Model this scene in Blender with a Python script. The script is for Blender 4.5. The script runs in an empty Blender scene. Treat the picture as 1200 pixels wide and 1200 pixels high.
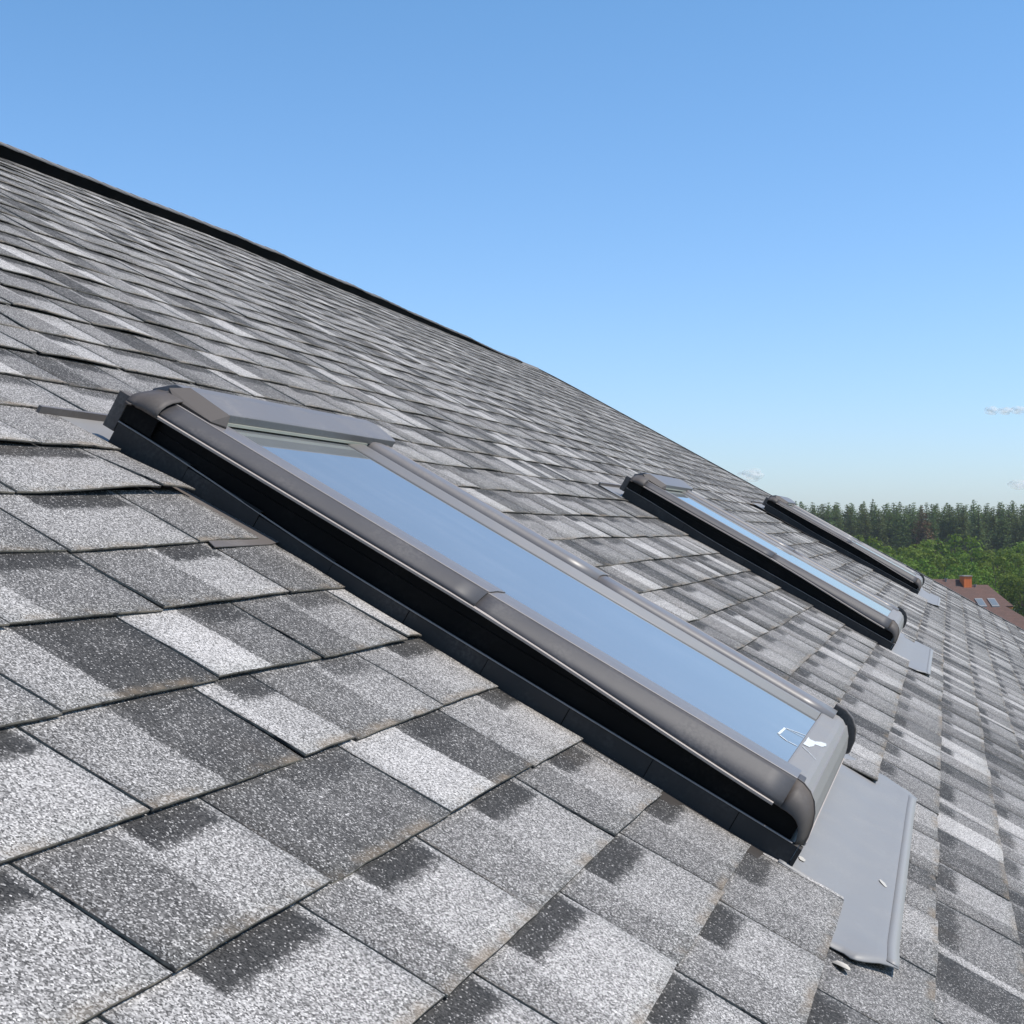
import bpy, bmesh, math, random
from mathutils import Vector, Matrix, noise
random.seed(7)
D = bpy.data
scene = bpy.context.scene
col = scene.collection
R = math.radians
# ------------------------------------------------------------------ frames
# roof frame: x = along the eave (away from the camera), y = up the slope, z = normal to the roof
PITCH = math.atan2(0.489772, 0.871786)
CP, SP = math.cos(PITCH), math.sin(PITCH)
CAM_Z = 12.0
H = 0.548885
ORG = Vector((0, H*SP, CAM_Z - H*CP))        # roof frame origin in the world; camera ends up over (0,0,12)
def W(u, v, n):                               # direction, v = down-slope
    return Vector((u, -CP*v - SP*n, -SP*v + CP*n))
K = {'R0': (0.261739, 0.840072, 0.475154), 'R1': (0.010654, 0.489772, -0.871786), 'R2': (0.96508, -0.233243, -0.119242)}
CX, CY, CZ = W(*K['R0']).normalized(), -W(*K['R1']).normalized(), -W(*K['R2']).normalized()
CAMLOC = ORG + W(0, 0, H)
F = 1879.455
def px(x, y, d):                              # world point seen at photo pixel x,y at depth d
    return CAMLOC + CX*((x-600)/F*d) - CY*((y-600)/F*d) - CZ*d

# ------------------------------------------------------------------ helpers
def setp(o, label=None, cat=None, group=None, kind=None):
    if label: o['label'] = label
    if cat: o['category'] = cat
    if group: o['group'] = group
    if kind: o['kind'] = kind
    return o
def link(o, parent=None):
    col.objects.link(o)
    if parent: o.parent = parent
    return o
def empty(name, loc=(0, 0, 0), rz=0):
    o = D.objects.new(name, None); o.location = loc; o.rotation_euler = (0, 0, rz); o.empty_display_size = .2
    return link(o)
class MB:
    """collects faces, builds one mesh object"""
    def __init__(s): s.v = []; s.f = []; s.m = []; s.sm = []
    def quad(s, pts, m=0, smooth=False):
        b = len(s.v); s.v += [tuple(p) for p in pts]; s.f.append(tuple(range(b, b+len(pts)))); s.m.append(m); s.sm.append(smooth)
    def box(s, x0, x1, y0, y1, z0, z1, m=0):
        P = [(x, y, z) for z in (z0, z1) for y in (y0, y1) for x in (x0, x1)]
        for q in ((0, 2, 3, 1), (4, 5, 7, 6), (0, 1, 5, 4), (2, 6, 7, 3), (0, 4, 6, 2), (1, 3, 7, 5)):
            s.quad([P[i] for i in q], m)
    def extrude(s, prof, y0, y1, closed=False, m=0, cap=True, smooth=True, ny=1, fn=None):
        """profile in (x,z) extruded along y"""
        b = len(s.v); n = len(prof)
        for j in range(ny+1):
            y = y0+(y1-y0)*j/ny
            for (x, z) in prof:
                p = (x, y, z); s.v.append(fn(*p) if fn else p)
        e = n if closed else n-1
        for j in range(ny):
            for i in range(e):
                i2 = (i+1) % n
                s.f.append((b+j*n+i, b+j*n+i2, b+(j+1)*n+i2, b+(j+1)*n+i)); s.m.append(m); s.sm.append(smooth)
        if closed and cap:
            s.f.append(tuple(b+i for i in range(n))[::-1]); s.m.append(m); s.sm.append(False)
            s.f.append(tuple(b+ny*n+i for i in range(n))); s.m.append(m); s.sm.append(False)
    def tube(s, pts, rad, seg=8, m=0):
        b = len(s.v); n = len(pts)
        for i, p in enumerate(pts):
            p = Vector(p); d = (Vector(pts[min(i+1, n-1)])-Vector(pts[max(i-1, 0)])).normalized()
            a = d.orthogonal().normalized(); c = d.cross(a)
            r = rad[i] if hasattr(rad, '__len__') else rad
            for k in range(seg):
                t = 2*math.pi*k/seg; s.v.append(tuple(p+a*(math.cos(t)*r)+c*(math.sin(t)*r)))
        for i in range(n-1):
            for k in range(seg):
                k2 = (k+1) % seg
                s.f.append((b+i*seg+k, b+i*seg+k2, b+(i+1)*seg+k2, b+(i+1)*seg+k)); s.m.append(m); s.sm.append(True)
    def build(s, name, mats, parent=None, recalc=False):
        me = D.meshes.new(name); me.from_pydata(s.v, [], s.f); me.validate(clean_customdata=False)
        if not isinstance(mats, (list, tuple)): mats = [mats]
        for m in mats: me.materials.append(m)
        me.polygons.foreach_set('material_index', s.m); me.polygons.foreach_set('use_smooth', s.sm)
        if recalc:
            bm = bmesh.new(); bm.from_mesh(me); bmesh.ops.remove_doubles(bm, verts=bm.verts, dist=1e-5)
            bmesh.ops.recalc_face_normals(bm, faces=bm.faces); bm.to_mesh(me); bm.free()
        me.update()
        return link(D.objects.new(name, me), parent)
def bevel(o, w=.002, seg=2):
    m = o.modifiers.new('bevel', 'BEVEL'); m.width = w; m.segments = seg; m.limit_method = 'ANGLE'; m.angle_limit = R(35); return o
def solid(o, t, off=-1):
    m = o.modifiers.new('solid', 'SOLIDIFY'); m.thickness = t; m.offset = off; return o
def roofpose(o, u=0, v=0, n=0, base=None):
    o.rotation_euler = (PITCH, 0, 0); o.location = ORG + W(u, v, n) - (base or Vector((0, 0, 0))); return o
def sstep(a, b, x):
    t = max(0, min(1, (x-a)/(b-a))); return t*t*(3-2*t)
def nz(x, y, z=0): return noise.noise(Vector((x, y, z)))

# ------------------------------------------------------------------ materials
class NT:
    def __init__(s, name):
        s.mat = D.materials.new(name); s.mat.use_nodes = True; s.t = s.mat.node_tree; s.n = s.t.nodes; s.l = s.t.links
        s.b = s.n['Principled BSDF']; s.out = s.n['Material Output']
    def add(s, typ, **kw):
        nd = s.n.new(typ)
        for k, v in kw.items():
            if k.startswith('i_'):
                key = k[2:]; key = int(key) if key.isdigit() else key.replace('_', ' ')
                s.set(nd.inputs[key], v)
            else: setattr(nd, k, v)
        return nd
    def set(s, sock, v):
        if isinstance(v, bpy.types.NodeSocket): s.l.new(v, sock)
        elif isinstance(v, bpy.types.Node): s.l.new(v.outputs[0], sock)
        else: sock.default_value = v
    def math(s, op, a, b=0, c=0, clamp=False):
        nd = s.add('ShaderNodeMath', operation=op, use_clamp=clamp)
        for i, v in enumerate((a, b, c)): s.set(nd.inputs[i], v)
        return nd.outputs[0]
    def ss(s, a, b, x, lo=0., hi=1.):
        nd = s.add('ShaderNodeMapRange', interpolation_type='SMOOTHSTEP')
        s.set(nd.inputs['Value'], x); s.set(nd.inputs['From Min'], a); s.set(nd.inputs['From Max'], b)
        s.set(nd.inputs['To Min'], lo); s.set(nd.inputs['To Max'], hi); return nd.outputs[0]
    def mixc(s, f, a, b):
        nd = s.add('ShaderNodeMix', data_type='RGBA'); s.set(nd.inputs[0], f); s.set(nd.inputs[6], a); s.set(nd.inputs[7], b); return nd.outputs[2]
    def noise(s, scale, detail=3, rough=.5, vec=None, out=0):
        nd = s.add('ShaderNodeTexNoise'); nd.inputs['Scale'].default_value = scale; nd.inputs['Detail'].default_value = detail
        nd.inputs['Roughness'].default_value = rough
        if vec is not None: s.set(nd.inputs['Vector'], vec)
        return nd.outputs[out]
    def obj(s): return s.add('ShaderNodeTexCoord').outputs['Object']
    def bump(s, h, strength, dist):
        nd = s.add('ShaderNodeBump'); nd.inputs['Strength'].default_value = strength; nd.inputs['Distance'].default_value = dist
        s.set(nd.inputs['Height'], h); s.l.new(nd.outputs[0], s.b.inputs['Normal'])
    def base(s, c): s.set(s.b.inputs['Base Color'], c)
    def rough(s, v): s.set(s.b.inputs['Roughness'], v)
def rgb(r, g, b): return (r, g, b, 1)

def metal_mat(name, c, rough=.38, spec=.5, dust=.25, dustc=(.32, .29, .26)):
    m = NT(name); o = m.obj()
    n1 = m.noise(9, 5, .6, o); n2 = m.noise(160, 3, .6, o)
    f = m.math('MULTIPLY', m.ss(.42, .75, n1), m.ss(.3, .7, n2)); f = m.math('MULTIPLY', f, dust)
    m.base(m.mixc(f, rgb(*c), rgb(*dustc)))
    m.rough(m.math('ADD', m.math('MULTIPLY', n1, .18), rough-.09)); m.b.inputs['Specular IOR Level'].default_value = spec
    m.bump(m.noise(14, 3, .5, o), .12, .004)
    return m.mat
def plain(name, c, rough=.6, var=.15, scale=8):
    m = NT(name); n = m.noise(scale, 5, .6, m.obj())
    m.base(m.mixc(n, rgb(*[x*(1-var) for x in c]), rgb(*[min(1, x*(1+var)) for x in c]))); m.rough(rough)
    return m.mat

def shingle_mat():
    m = NT('granulated_shingle'); o = m.obj()
    uv = m.add('ShaderNodeUVMap', uv_map='tab').outputs[0]
    sx = m.add('ShaderNodeSeparateXYZ'); m.set(sx.inputs[0], uv); tu, tv = sx.outputs[0], sx.outputs[1]
    a = m.add('ShaderNodeAttribute', attribute_name='tone'); sc = m.add('ShaderNodeSeparateColor'); m.l.new(a.outputs['Color'], sc.inputs[0])
    tl, tr, dk, sp = sc.outputs[0], sc.outputs[1], sc.outputs[2], a.outputs['Alpha']
    w1 = m.math('SUBTRACT', m.noise(70, 4, .75, o), .5); w2 = m.math('SUBTRACT', m.noise(46, 4, .75, m.add('ShaderNodeVectorMath', operation='ADD', i_0=o, i_1=(3, 7, 1)).outputs[0]), .5)
    tu2 = m.math('ADD', tu, m.math('MULTIPLY', w1, .07)); tv2 = m.math('ADD', m.math('ADD', tv, m.math('MULTIPLY', w2, .20)), m.math('MULTIPLY', m.math('SUBTRACT', m.noise(260, 2, .6, o), .5), .10))
    zone = m.ss(m.math('SUBTRACT', sp, .008), m.math('ADD', sp, .014), tu2)
    tone = m.math('ADD', m.math('MULTIPLY', tl, m.math('SUBTRACT', 1, zone)), m.math('MULTIPLY', tr, zone))
    band = m.ss(.20, .33, tv2, 1, 0)
    # dark printed patch lies in the second zone, a weaker one in the first
    far = m.ss(.93, .99, tu2, 1, 0)
    pz = m.ss(m.math('ADD', sp, .05), m.math('ADD', sp, .085), tu2)
    dz = m.math('MULTIPLY', m.math('MULTIPLY', band, dk), m.math('ADD', m.math('MULTIPLY', pz, far), m.math('MULTIPLY', m.math('SUBTRACT', 1, pz), .10)))
    tone = m.math('MULTIPLY', tone, m.math('SUBTRACT', 1, dz))
    # light bloom under the dark patch, soft cloudiness
    cl = m.math('SUBTRACT', m.noise(11, 4, .6, o), .5)
    tone = m.math('ADD', tone, m.math('MULTIPLY', cl, .34))
    tone = m.math('MAXIMUM', m.math('MINIMUM', tone, 1), 0)
    v = m.add('ShaderNodeTexVoronoi', feature='F1'); v.inputs['Scale'].default_value = 580; m.set(v.inputs['Vector'], o)
    s2 = m.add('ShaderNodeSeparateColor'); m.l.new(v.outputs['Color'], s2.inputs[0]); r = s2.outputs[0]; r2 = s2.outputs[1]; r3 = s2.outputs[2]
    pw = m.math('ADD', .05, m.math('MULTIPLY', tone, .46))
    white = m.math('GREATER_THAN', r, m.math('SUBTRACT', 1, pw))
    mid = m.math('ADD', .040, m.math('MULTIPLY', tone, .20))
    mid = m.math('MULTIPLY', mid, m.math('ADD', .36, m.math('MULTIPLY', m.math('POWER', r2, 1.2), 1.5)))
    wv = m.math('ADD', m.math('MULTIPLY', r2, .22), m.math('ADD', .19, m.math('MULTIPLY', tone, .22)))
    wv = m.math('ADD', wv, m.math('MULTIPLY', m.math('GREATER_THAN', r3, .9), .2))
    val = m.math('ADD', m.math('MULTIPLY', mid, m.math('SUBTRACT', 1, white)), m.math('MULTIPLY', wv, white))
    hv = m.add('ShaderNodeCombineColor'); m.set(hv.inputs[0], m.math('MULTIPLY', val, 1.06)); m.set(hv.inputs[1], m.math('MULTIPLY', val, 1.0)); m.set(hv.inputs[2], m.math('MULTIPLY', val, .945))
    # tan lichen and grit along the butt edge and the tab sides
    n3 = m.noise(9, 4, .65, o); e1 = m.ss(.88, .99, m.math('ADD', tv, m.math('MULTIPLY', w2, .12)))
    side = m.ss(.035, 0.0, m.math('ADD', tu, m.math('MULTIPLY', w1, .04)))
    e = m.math('MAXIMUM', e1, m.math('MULTIPLY', side, .55))
    st = m.math('MULTIPLY', m.math('MULTIPLY', e, m.ss(.42, .66, n3)), .55)
    big = m.math('MULTIPLY', m.ss(.56, .75, m.noise(2.3, 4, .6, o)), .10)
    c = m.mixc(m.math('MAXIMUM', st, big), hv.outputs[0], rgb(.30, .225, .155))
    c = m.mixc(m.math('MULTIPLY', m.math('LESS_THAN', m.math('ADD', tu, m.math('MULTIPLY', w1, .006)), .011), .85), c, rgb(.018, .017, .017))
    m.base(c); m.rough(.88); m.b.inputs['Specular IOR Level'].default_value = .3
    hd = m.math('ADD', m.math('SUBTRACT', 1, m.math('MULTIPLY', v.outputs['Distance'], 1.0)), m.math('MULTIPLY', m.noise(1300, 1, .5, o), .4))
    m.bump(hd, .30, .0012)
    return m.mat
def edge_mat():
    m = NT('shingle_cut_edge'); o = m.obj()
    uv = m.add('ShaderNodeUVMap', uv_map='tab').outputs[0]
    sx = m.add('ShaderNodeSeparateXYZ'); m.set(sx.inputs[0], uv); h = sx.outputs[1]
    t = m.math('MULTIPLY', m.ss(.25, .6, m.math('ADD', h, m.math('MULTIPLY', m.math('SUBTRACT', m.noise(120, 3, .7, o), .5), .6))), m.ss(.30, .5, m.noise(40, 3, .6, o)))
    m.base(m.mixc(t, rgb(.028, .025, .023), rgb(.30, .25, .19))); m.rough(.9); return m.mat
M = {}
M['shingle'] = shingle_mat(); M['edge'] = edge_mat()
M['gap_shade'] = plain('gap_shade_underlay', (.012, .012, .013), .85)  # deck blackened so the shade in the joint gaps is in its colour
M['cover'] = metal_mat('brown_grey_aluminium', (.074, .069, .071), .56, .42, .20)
M['covertop'] = metal_mat('lit_cover_top', (.185, .168, .162), .42, .6, .45)  # cover paint lightened for the top faces, their sunlit sheen put into the colour
M['hood'] = metal_mat('brown_grey_aluminium_hood', (.175, .162, .158), .45, .55, .35)
M['cap'] = metal_mat('brown_end_cap', (.098, .083, .074), .6, .35, .3)
M['black'] = metal_mat('black_frame', (.0035, .0035, .0035), .5, .12, .03)
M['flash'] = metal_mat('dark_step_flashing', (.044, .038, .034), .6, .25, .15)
M['flash_lit'] = metal_mat('lit_flashing_sheet', (.15, .13, .118), .42, .5, .4)  # same flashing metal in a lighter tone, sunlight painted in
M['apron'] = metal_mat('grey_apron_sheet', (.255, .245, .236), .5, .5, .35, (.36, .35, .33))
M['rim'] = metal_mat('bright_rim', (.42, .36, .32), .5, .5, .3, (.5, .44, .38))
M['hem'] = metal_mat('apron_hem', (.30, .288, .272), .5, .5, .4)
M['sash'] = metal_mat('sash_grey', (.26, .245, .232), .55, .5, .6)
M['seal'] = plain('pale_seal', (.45, .44, .36), .6)
M['tape'] = plain('white_sticker', (.62, .64, .64), .7, .22, 90)
M['scuff'] = plain('pale_scuff', (.50, .47, .42), .7, .1, 60)
M['rubber'] = plain('gasket_and_hood_shade', (.01, .01, .01), .7)
M['vent'] = plain('black_ridge_vent', (.004, .004, .004), .9); M['vent'].node_tree.nodes['Principled BSDF'].inputs['Specular IOR Level'].default_value = .1
M['gap_shade'].node_tree.nodes['Principled BSDF'].inputs['Specular IOR Level'].default_value = .1
M['ridge'] = plain('ridge_granules', (.17, .16, .155), .9, .35, 120)
M['drip'] = metal_mat('drip_edge', (.34, .31, .28), .5, .4, .4)
def glass_mat():
    m = NT('coated_pane'); o = m.obj()
    n1 = m.noise(3.6, 6, .68, o); st = m.noise(1, 4, .6, m.add('ShaderNodeVectorMath', operation='MULTIPLY', i_0=o, i_1=(14, 1.2, 1)).outputs[0])
    d = m.math('MULTIPLY', m.ss(.35, .8, n1), m.ss(.3, .8, st))
    m.base(m.mixc(d, rgb(.19, .20, .205), rgb(.27, .275, .275)))
    m.rough(m.math('ADD', .015, m.math('MULTIPLY', d, .10)))
    m.b.inputs['IOR'].default_value = 3.0; m.b.inputs['Specular Tint'].default_value = (1, 1, 1, 1)
    m.bump(m.noise(2.2, 2, .5, o), .05, .002)
    return m.mat
M['glass'] = glass_mat()

# ------------------------------------------------------------------ roof surface
UE = 16.5; VT = -4.47; VB = 2.35; E0 = .135962; EX = .149441; US = -1.1
WV = [(-5, -.038), (-4.6, -.036), (-4.17, -.02), (-3.2, -.013), (-1.7, -.008), (-.9, .012), (-.28, .036), (3, .036)]
def warp(u, v):
    w = WV[-1][1]
    for (a, b), (c, d) in zip(WV, WV[1:]):
        if v <= c: w = b+(d-b)*max(0, (v-a)/(c-a)); break
    n = w*sstep(8, 15.5, u)
    n += .0135*math.exp(-((u-2.42)/.34)**2)*math.exp(-((v+1.02)/.42)**2)
    n += .003*nz(u*.9, v*.9, 3)
    n -= .022*(1-sstep(6.2, 8.8, u))*sstep(-3.9, -4.4, v) if v < -3.9 else 0
    return n
SK = [0.0, 4.39, 9.85]                 # the three skylights along the roof
SKX = 2.42
SKZ = [0, 0, .018]
J = {-3: [1.055, 1.365, 1.723, 2.096], -2: [.955, 1.291, 1.607, 2.015], -1: [1.05, 1.381, 1.714, 2.059], 0: [1.37, 1.704, 2.039],
     -4: [.93, 1.266, 1.617, 1.77, 2.109], -5: [1.01, 1.339, 1.68, 1.989], -6: [1.12, 1.455, 1.792, 2.178], -7: [1.45, 1.789, 2.149],
     -8: [1.53, 1.876, 2.265], -9: [1.47, 1.80, 2.145], -10: [1.85, 2.19, 2.528], -11: [1.67, 2.00, 2.33, 2.668]}
# tones of the nearest tabs, in the order of J[k] (the tab that ENDS at that joint): left tone, right tone, dark patch, split
T = {-4: [(.4, .6, 1, .45), (.35, .78, 1, .25), (.55, .14, .6, .45), (.9, .72, .9, .12), (.33, .56, .7, .5), (.50, .66, .95, .3)],
     -3: [(.25, .68, 1, .3), (.33, .66, 1, .45), (.18, .26, .6, .4), (.95, .14, .8, .50), (.60, .74, 1, .5)],
     -2: [(.8, .75, 1, .6), (.80, .76, 1, .3), (.46, .76, 1, .35), (.46, .66, 1, .42), (.36, .60, 1, .40)],
     -1: [(.4, .7, 1, .4), (.55, .75, 1, .4), (.62, .84, 1, .25), (.44, .64, 1, .3), (.36, .50, 1, .45)],
     0: [(.5, .6, 1, .4), (.55, .7, 1, .4), (.5, .66, 1, .4), (.44, .52, .9, .40)],
     -5: [(.35, .7, .5, .5), (.7, .5, .6, .5), (.62, .06, .4, .35), (.98, .26, .9, .48), (.24, .50, .8, .45)],
     -6: [(.5, .6, 1, .4), (.5, .6, .6, .5), (.74, .34, 1, .28), (.33, .68, 1, .50), (.22, .46, .5, .5)],
     -7: [(.7, .6, .5, .5), (.5, .35, .9, .4), (.60, .62, 1, .22), (.34, .48, .6, .5)],
     -8: [(.5, .6, .8, .4), (.42, .5, 1, .4), (.55, .64, 1, .05), (.42, .54, .8, .3)],
     -9: [(.8, .86, .2, .4), (.85, .9, .1, .4), (.6, .75, .9, .5), (.5, .6, .5, .5)]}
def lift(u, v, k, fr):
    """how far the tab surface stands off at fraction fr of its exposure"""
    near = 1-sstep(5, 9, u)
    a = (.0054 if k > -10 else .0046) + .0020*nz(u*2.1, k*3.7, 1) + near*.002*nz(u*6, k*5.1, 9)
    if k == -8: a += .011*math.exp(-((u-2.22)/.17)**2)
    if k == 0 and u > 3.3: a += .008*math.exp(-((u-3.5)/.09)**2)
    if k == -9: a += .006*math.exp(-((u-1.9)/.3)**2)
    if k == -5: a += .004*math.exp(-((u-2.30)/.15)**2)
    return .0015 + a*fr + near*.0022*nz(u*4.3, v*8, k*.77)*min(1, fr*1.4)
verts, faces, mats, uvs, tones = [], [], [], [], []
def addtab(u0, u1, k, tone, tu0=0., tu1=1.):
    vb = E0+EX*k
    near = u0 < 4.2; nu = 8 if near else (4 if u0 < 10 else 2); nv = 5 if near else (2 if u0 < 9 else 1)
    jv = .0035*nz(u0*3.1, k*1.7, 5)
    ja, jb = random.uniform(-.0022, .0022), random.uniform(-.0022, .0022)
    la, lb = random.uniform(-.0022, .0022), random.uniform(-.0022, .0022)
    b = len(verts)
    for j in range(nv+1):
        fr = -.10+1.10*j/nv
        for i in range(nu+1):
            t = i/nu; u = u0+(u1-u0)*t
            ed = .0016*nz(u*45, vb*45, 2) if (near and j == nv) else 0
            v = vb-EX*(1-fr) + (jv+ja*(1-t)+jb*t+ed + (.004*nz(u*1.5, k*.6, 8)))*max(0, fr)
            if near and i in (0, nu): u += .0012*nz(v*40, u0*9, 4)
            f = max(0, fr)
            n = warp(u, v)+lift(u, v, k, f)+(la*(1-t)+lb*t+.0016*math.sin(math.pi*t))*f
            verts.append((u, -v, n))
    W1 = nu+1
    def q(ids, mt, uvl):
        faces.append(ids); mats.append(mt); uvs.extend(uvl); tones.extend([tone]*len(ids))
    def tx(i): return tu0+(tu1-tu0)*i/nu
    def ty(j): return -.10+1.10*j/nv
    for j in range(nv):
        for i in range(nu):
            q((b+j*W1+i, b+(j+1)*W1+i, b+(j+1)*W1+i+1, b+j*W1+i+1), 0, [(tx(i), ty(j)), (tx(i), ty(j+1)), (tx(i+1), ty(j+1)), (tx(i+1), ty(j))])
    TH = .0036
    # skirts
    lo = {}
    def low(i):
        if i not in lo:
            p = verts[i]; lo[i] = len(verts); verts.append((p[0], p[1], p[2]-TH))
        return lo[i]
    ring = [b+j*W1 for j in range(nv+1)] + [b+nv*W1+i for i in range(1, nu+1)] + [b+j*W1+nu for j in range(nv-1, -1, -1)]
    for p, r in zip(ring, ring[1:]):
        q((low(p), low(r), r, p), 1, [(0, 0), (1, 0), (1, 1), (0, 1)])
def rtone():
    r = random.random()
    if r < .17: return (random.uniform(.85, 1), random.uniform(.2, .5), random.choice((.9, 1)), random.choice((random.uniform(.12, .3), random.uniform(.3, .6))))
    if r < .36: return (random.uniform(.35, .55), random.uniform(.05, .2), random.uniform(.4, .9), random.uniform(.3, .6))
    if r < .50: return (random.uniform(.2, .5), random.uniform(.8, 1), random.choice((.3, 1)), random.uniform(.35, .7))
    if r < .58: return (random.uniform(.05, .2), random.uniform(.3, .55), 1, random.uniform(.3, .6))
    return (random.uniform(.3, .6), random.uniform(.38, .72), random.uniform(.75, 1), random.uniform(.3, .55))
KT = math.floor((VT-E0)/EX)+1; KB = math.ceil((VB-E0)/EX)
for k in range(KT, KB+1):
    js = list(J.get(k, []))
    ph = (.1667 if k % 2 else 0)+random.uniform(-.02, .02)
    if not js: js = [US+.2+ph]
    a = js[0]
    while a > US: a -= .3333+random.uniform(-.008, .008); js.insert(0, a)
    nh = len(J.get(k, []))
    a = js[-1]
    while a < UE: a += .3333+random.uniform(-.012, .012); js.append(a)
    first = J[k][0] if k in J else None
    for a, b_ in zip(js, js[1:]):
        b2 = min(b_, UE)
        if b2-a < .02: continue
        tone = rtone()
        if k in T and first is not None:
            for q_, e in enumerate(list(J[k])+[None]):
                if e is None:
                    if abs(a-J[k][-1]) < 1e-6: tone = T[k][min(q_, len(T[k])-1)]
                elif abs(b_-e) < 1e-6: tone = T[k][min(q_, len(T[k])-1)]
        gp = .0020+.0022*sstep(3, 8, a)+(.0034 if k < -9 else 0)
        segs = [(a+gp, b2-gp)]
        for si, du in enumerate(SK):
            if k < -9 or k > 0: continue
            c0 = du+2.388+random.uniform(-.012, .010); c1 = du+3.475+random.uniform(-.012, .02)
            if k == 0: c0 = du+2.405; c1 = du+3.50
            if k == -7 and si == 0: c0 = 2.352
            ns = []
            for (p, r) in segs:
                if r <= c0 or p >= c1: ns.append((p, r)); continue
                if p < c0: ns.append((p, c0))
                if r > c1: ns.append((c1, r))
            segs = ns
        for (p, r) in segs:
            if r-p < .012: continue
            L = b2-a
            addtab(p, r, k, tone, (p-a)/max(L, .3), (r-a)/max(L, .3))
me = D.meshes.new('shingles'); me.from_pydata(verts, [], faces)
me.materials.append(M['shingle']); me.materials.append(M['edge']); me.polygons.foreach_set('material_index', mats)
me.polygons.foreach_set('use_smooth', [m == 0 for m in mats])
uvl = me.uv_layers.new(name='tab'); uvl.data.foreach_set('uv', [c for p in uvs for c in p])
ca = me.attributes.new('tone', 'FLOAT_COLOR', 'CORNER'); ca.data.foreach_set('color', [c for p in tones for c in p])
bm = bmesh.new(); bm.from_mesh(me)      # orient: tops must look up
for f in bm.faces:
    if f.material_index == 0 and f.normal.z < 0: f.normal_flip()
bm.to_mesh(me); bm.free(); me.update()
shingles = D.objects.new('shingles', me)

BASE = Vector((7.5, 4.0, 0))
house = empty('shingled_house', BASE)
setp(house, 'large house whose grey three-tab shingle roof fills the foreground, with three skylights', 'house')
link(shingles, house); roofpose(shingles, base=BASE)
# deck
mb = MB(); nu_, nv_ = 60, 40
for j in range(nv_):
    for i in range(nu_):
        P = []
        for (a, b) in ((0, 0), (1, 0), (1, 1), (0, 1)):
            u = US-.1+(UE-.03-US+.1)*(i+a)/nu_; v = VT+.02+(VB-.05-VT)*(j+b)/nv_
            P.append((u, -v, warp(u, v)-.0045))
        mb.quad(P[::-1], 0, True)
deck = mb.build('roof_deck', M['gap_shade'], house, True); roofpose(deck, base=BASE); solid(deck, .05, -1)
# rear slope, ridge, walls in house coordinates
rp = ORG+W(0, VT, 0)
ry, rz = rp.y-BASE.y, rp.z-BASE.z
ep = ORG+W(0, VB, 0); ey, ez = ep.y-BASE.y, ep.z-BASE.z
hx0, hx1 = US-.05-BASE.x, UE-BASE.x
mb = MB(); L2 = 6.9
dy, dz = math.cos(PITCH)*L2, -math.sin(PITCH)*L2
mb.quad([(hx0, ry, rz-.04), (hx1, ry, rz-.04), (hx1, ry+dy, rz+dz-.04), (hx0, ry+dy, rz+dz-.04)])
o = mb.build('rear_slope', M['ridge'], house, True); solid(o, .08, 0)
mb = MB()
wx0, wx1 = hx0+.5, hx1-.45; fy = ey+.45; by = ry+dy-.45
fz = ez+.45*math.tan(PITCH)-.12; bz = rz+dz+.45*math.tan(PITCH)-.12
for x in (wx0, wx1): mb.quad([(x, fy, 0), (x, by, 0), (x, by, bz), (x, ry, rz-.15), (x, fy, fz)])
mb.quad([(wx0, fy, 0), (wx1, fy, 0), (wx1, fy, fz), (wx0, fy, fz)]); mb.quad([(wx0, by, 0), (wx1, by, 0), (wx1, by, bz), (wx0, by, bz)])
mb.build('wall', plain('cream_render', (.55, .5, .42), .9, .08, 3), house, True)
# ridge vent: black strip with shingle caps on top
def ridge_n(u): return .012*nz(u*.7, 2, 2)+.006*nz(u*3, 1, 5)
mb = MB(); nseg = 120; ue = 15.65
prof = [(.04, -.03), (.04, 1.0), (0.0, 1.04), (-.16, -.03)]
def rh(z, u): return z if z < .5 else .056*z*(1-.62*sstep(10.5, 15.7, u))
for i in range(nseg):
    a = US+(ue-US)*i/nseg; c = US+(ue-US)*(i+1)/nseg
    for (y0, z0), (y1, z1) in zip(prof, prof[1:]):
        # profile is (down-slope offset, n)
        P = [(a, -(VT+y0), rh(z0, a)+warp(a, VT)+ridge_n(a)), (c, -(VT+y0), rh(z0, c)+warp(c, VT)+ridge_n(c)), (c, -(VT+y1), rh(z1, c)+warp(c, VT)+ridge_n(c)), (a, -(VT+y1), rh(z1, a)+warp(a, VT)+ridge_n(a))]
        mb.quad(P, 0)
vent = mb.build('ridge_vent', M['vent'], house, True); roofpose(vent, base=BASE)
mb = MB(); u = US
while u < ue-.1:                              # overlapping ridge cap shingles
    L = min(.30, ue-u); a, c = u, u+L; za, zc = .004, .0005
    pr = [(.044, .050), (.043, .0525), (-.02, .0535), (-.17, -.04)]
    lf = 0
    for (y0, z0), (y1, z1) in zip(pr, pr[1:]):
        w = lambda q: warp(q, VT)+ridge_n(q)+.056*(1-.62*sstep(10.5, 15.7, q))-.0525
        for (s0, s1) in ((0, .5), (.5, 1)):
            A, B_ = a+L*s0, a+L*s1
            e0 = (za+lf*(math.sin(math.pi*s0) if lf else 0))*(1-s0)+zc*s0+(lf*.8 if lf and s0 == .5 else 0); e1 = za*(1-s1)+zc*s1+(lf*.8 if lf and s1 == .5 else 0)
            mb.quad([(A, -(VT+y0), z0+e0+w(A)), (B_, -(VT+y0), z0+e1+w(B_)), (B_, -(VT+y1), z1+e1+w(B_)), (A, -(VT+y1), z1+e0+w(A))])
    u += .143
rc = mb.build('ridge_cap', M['ridge'], house); roofpose(rc, base=BASE); solid(rc, .002, 1)
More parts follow.
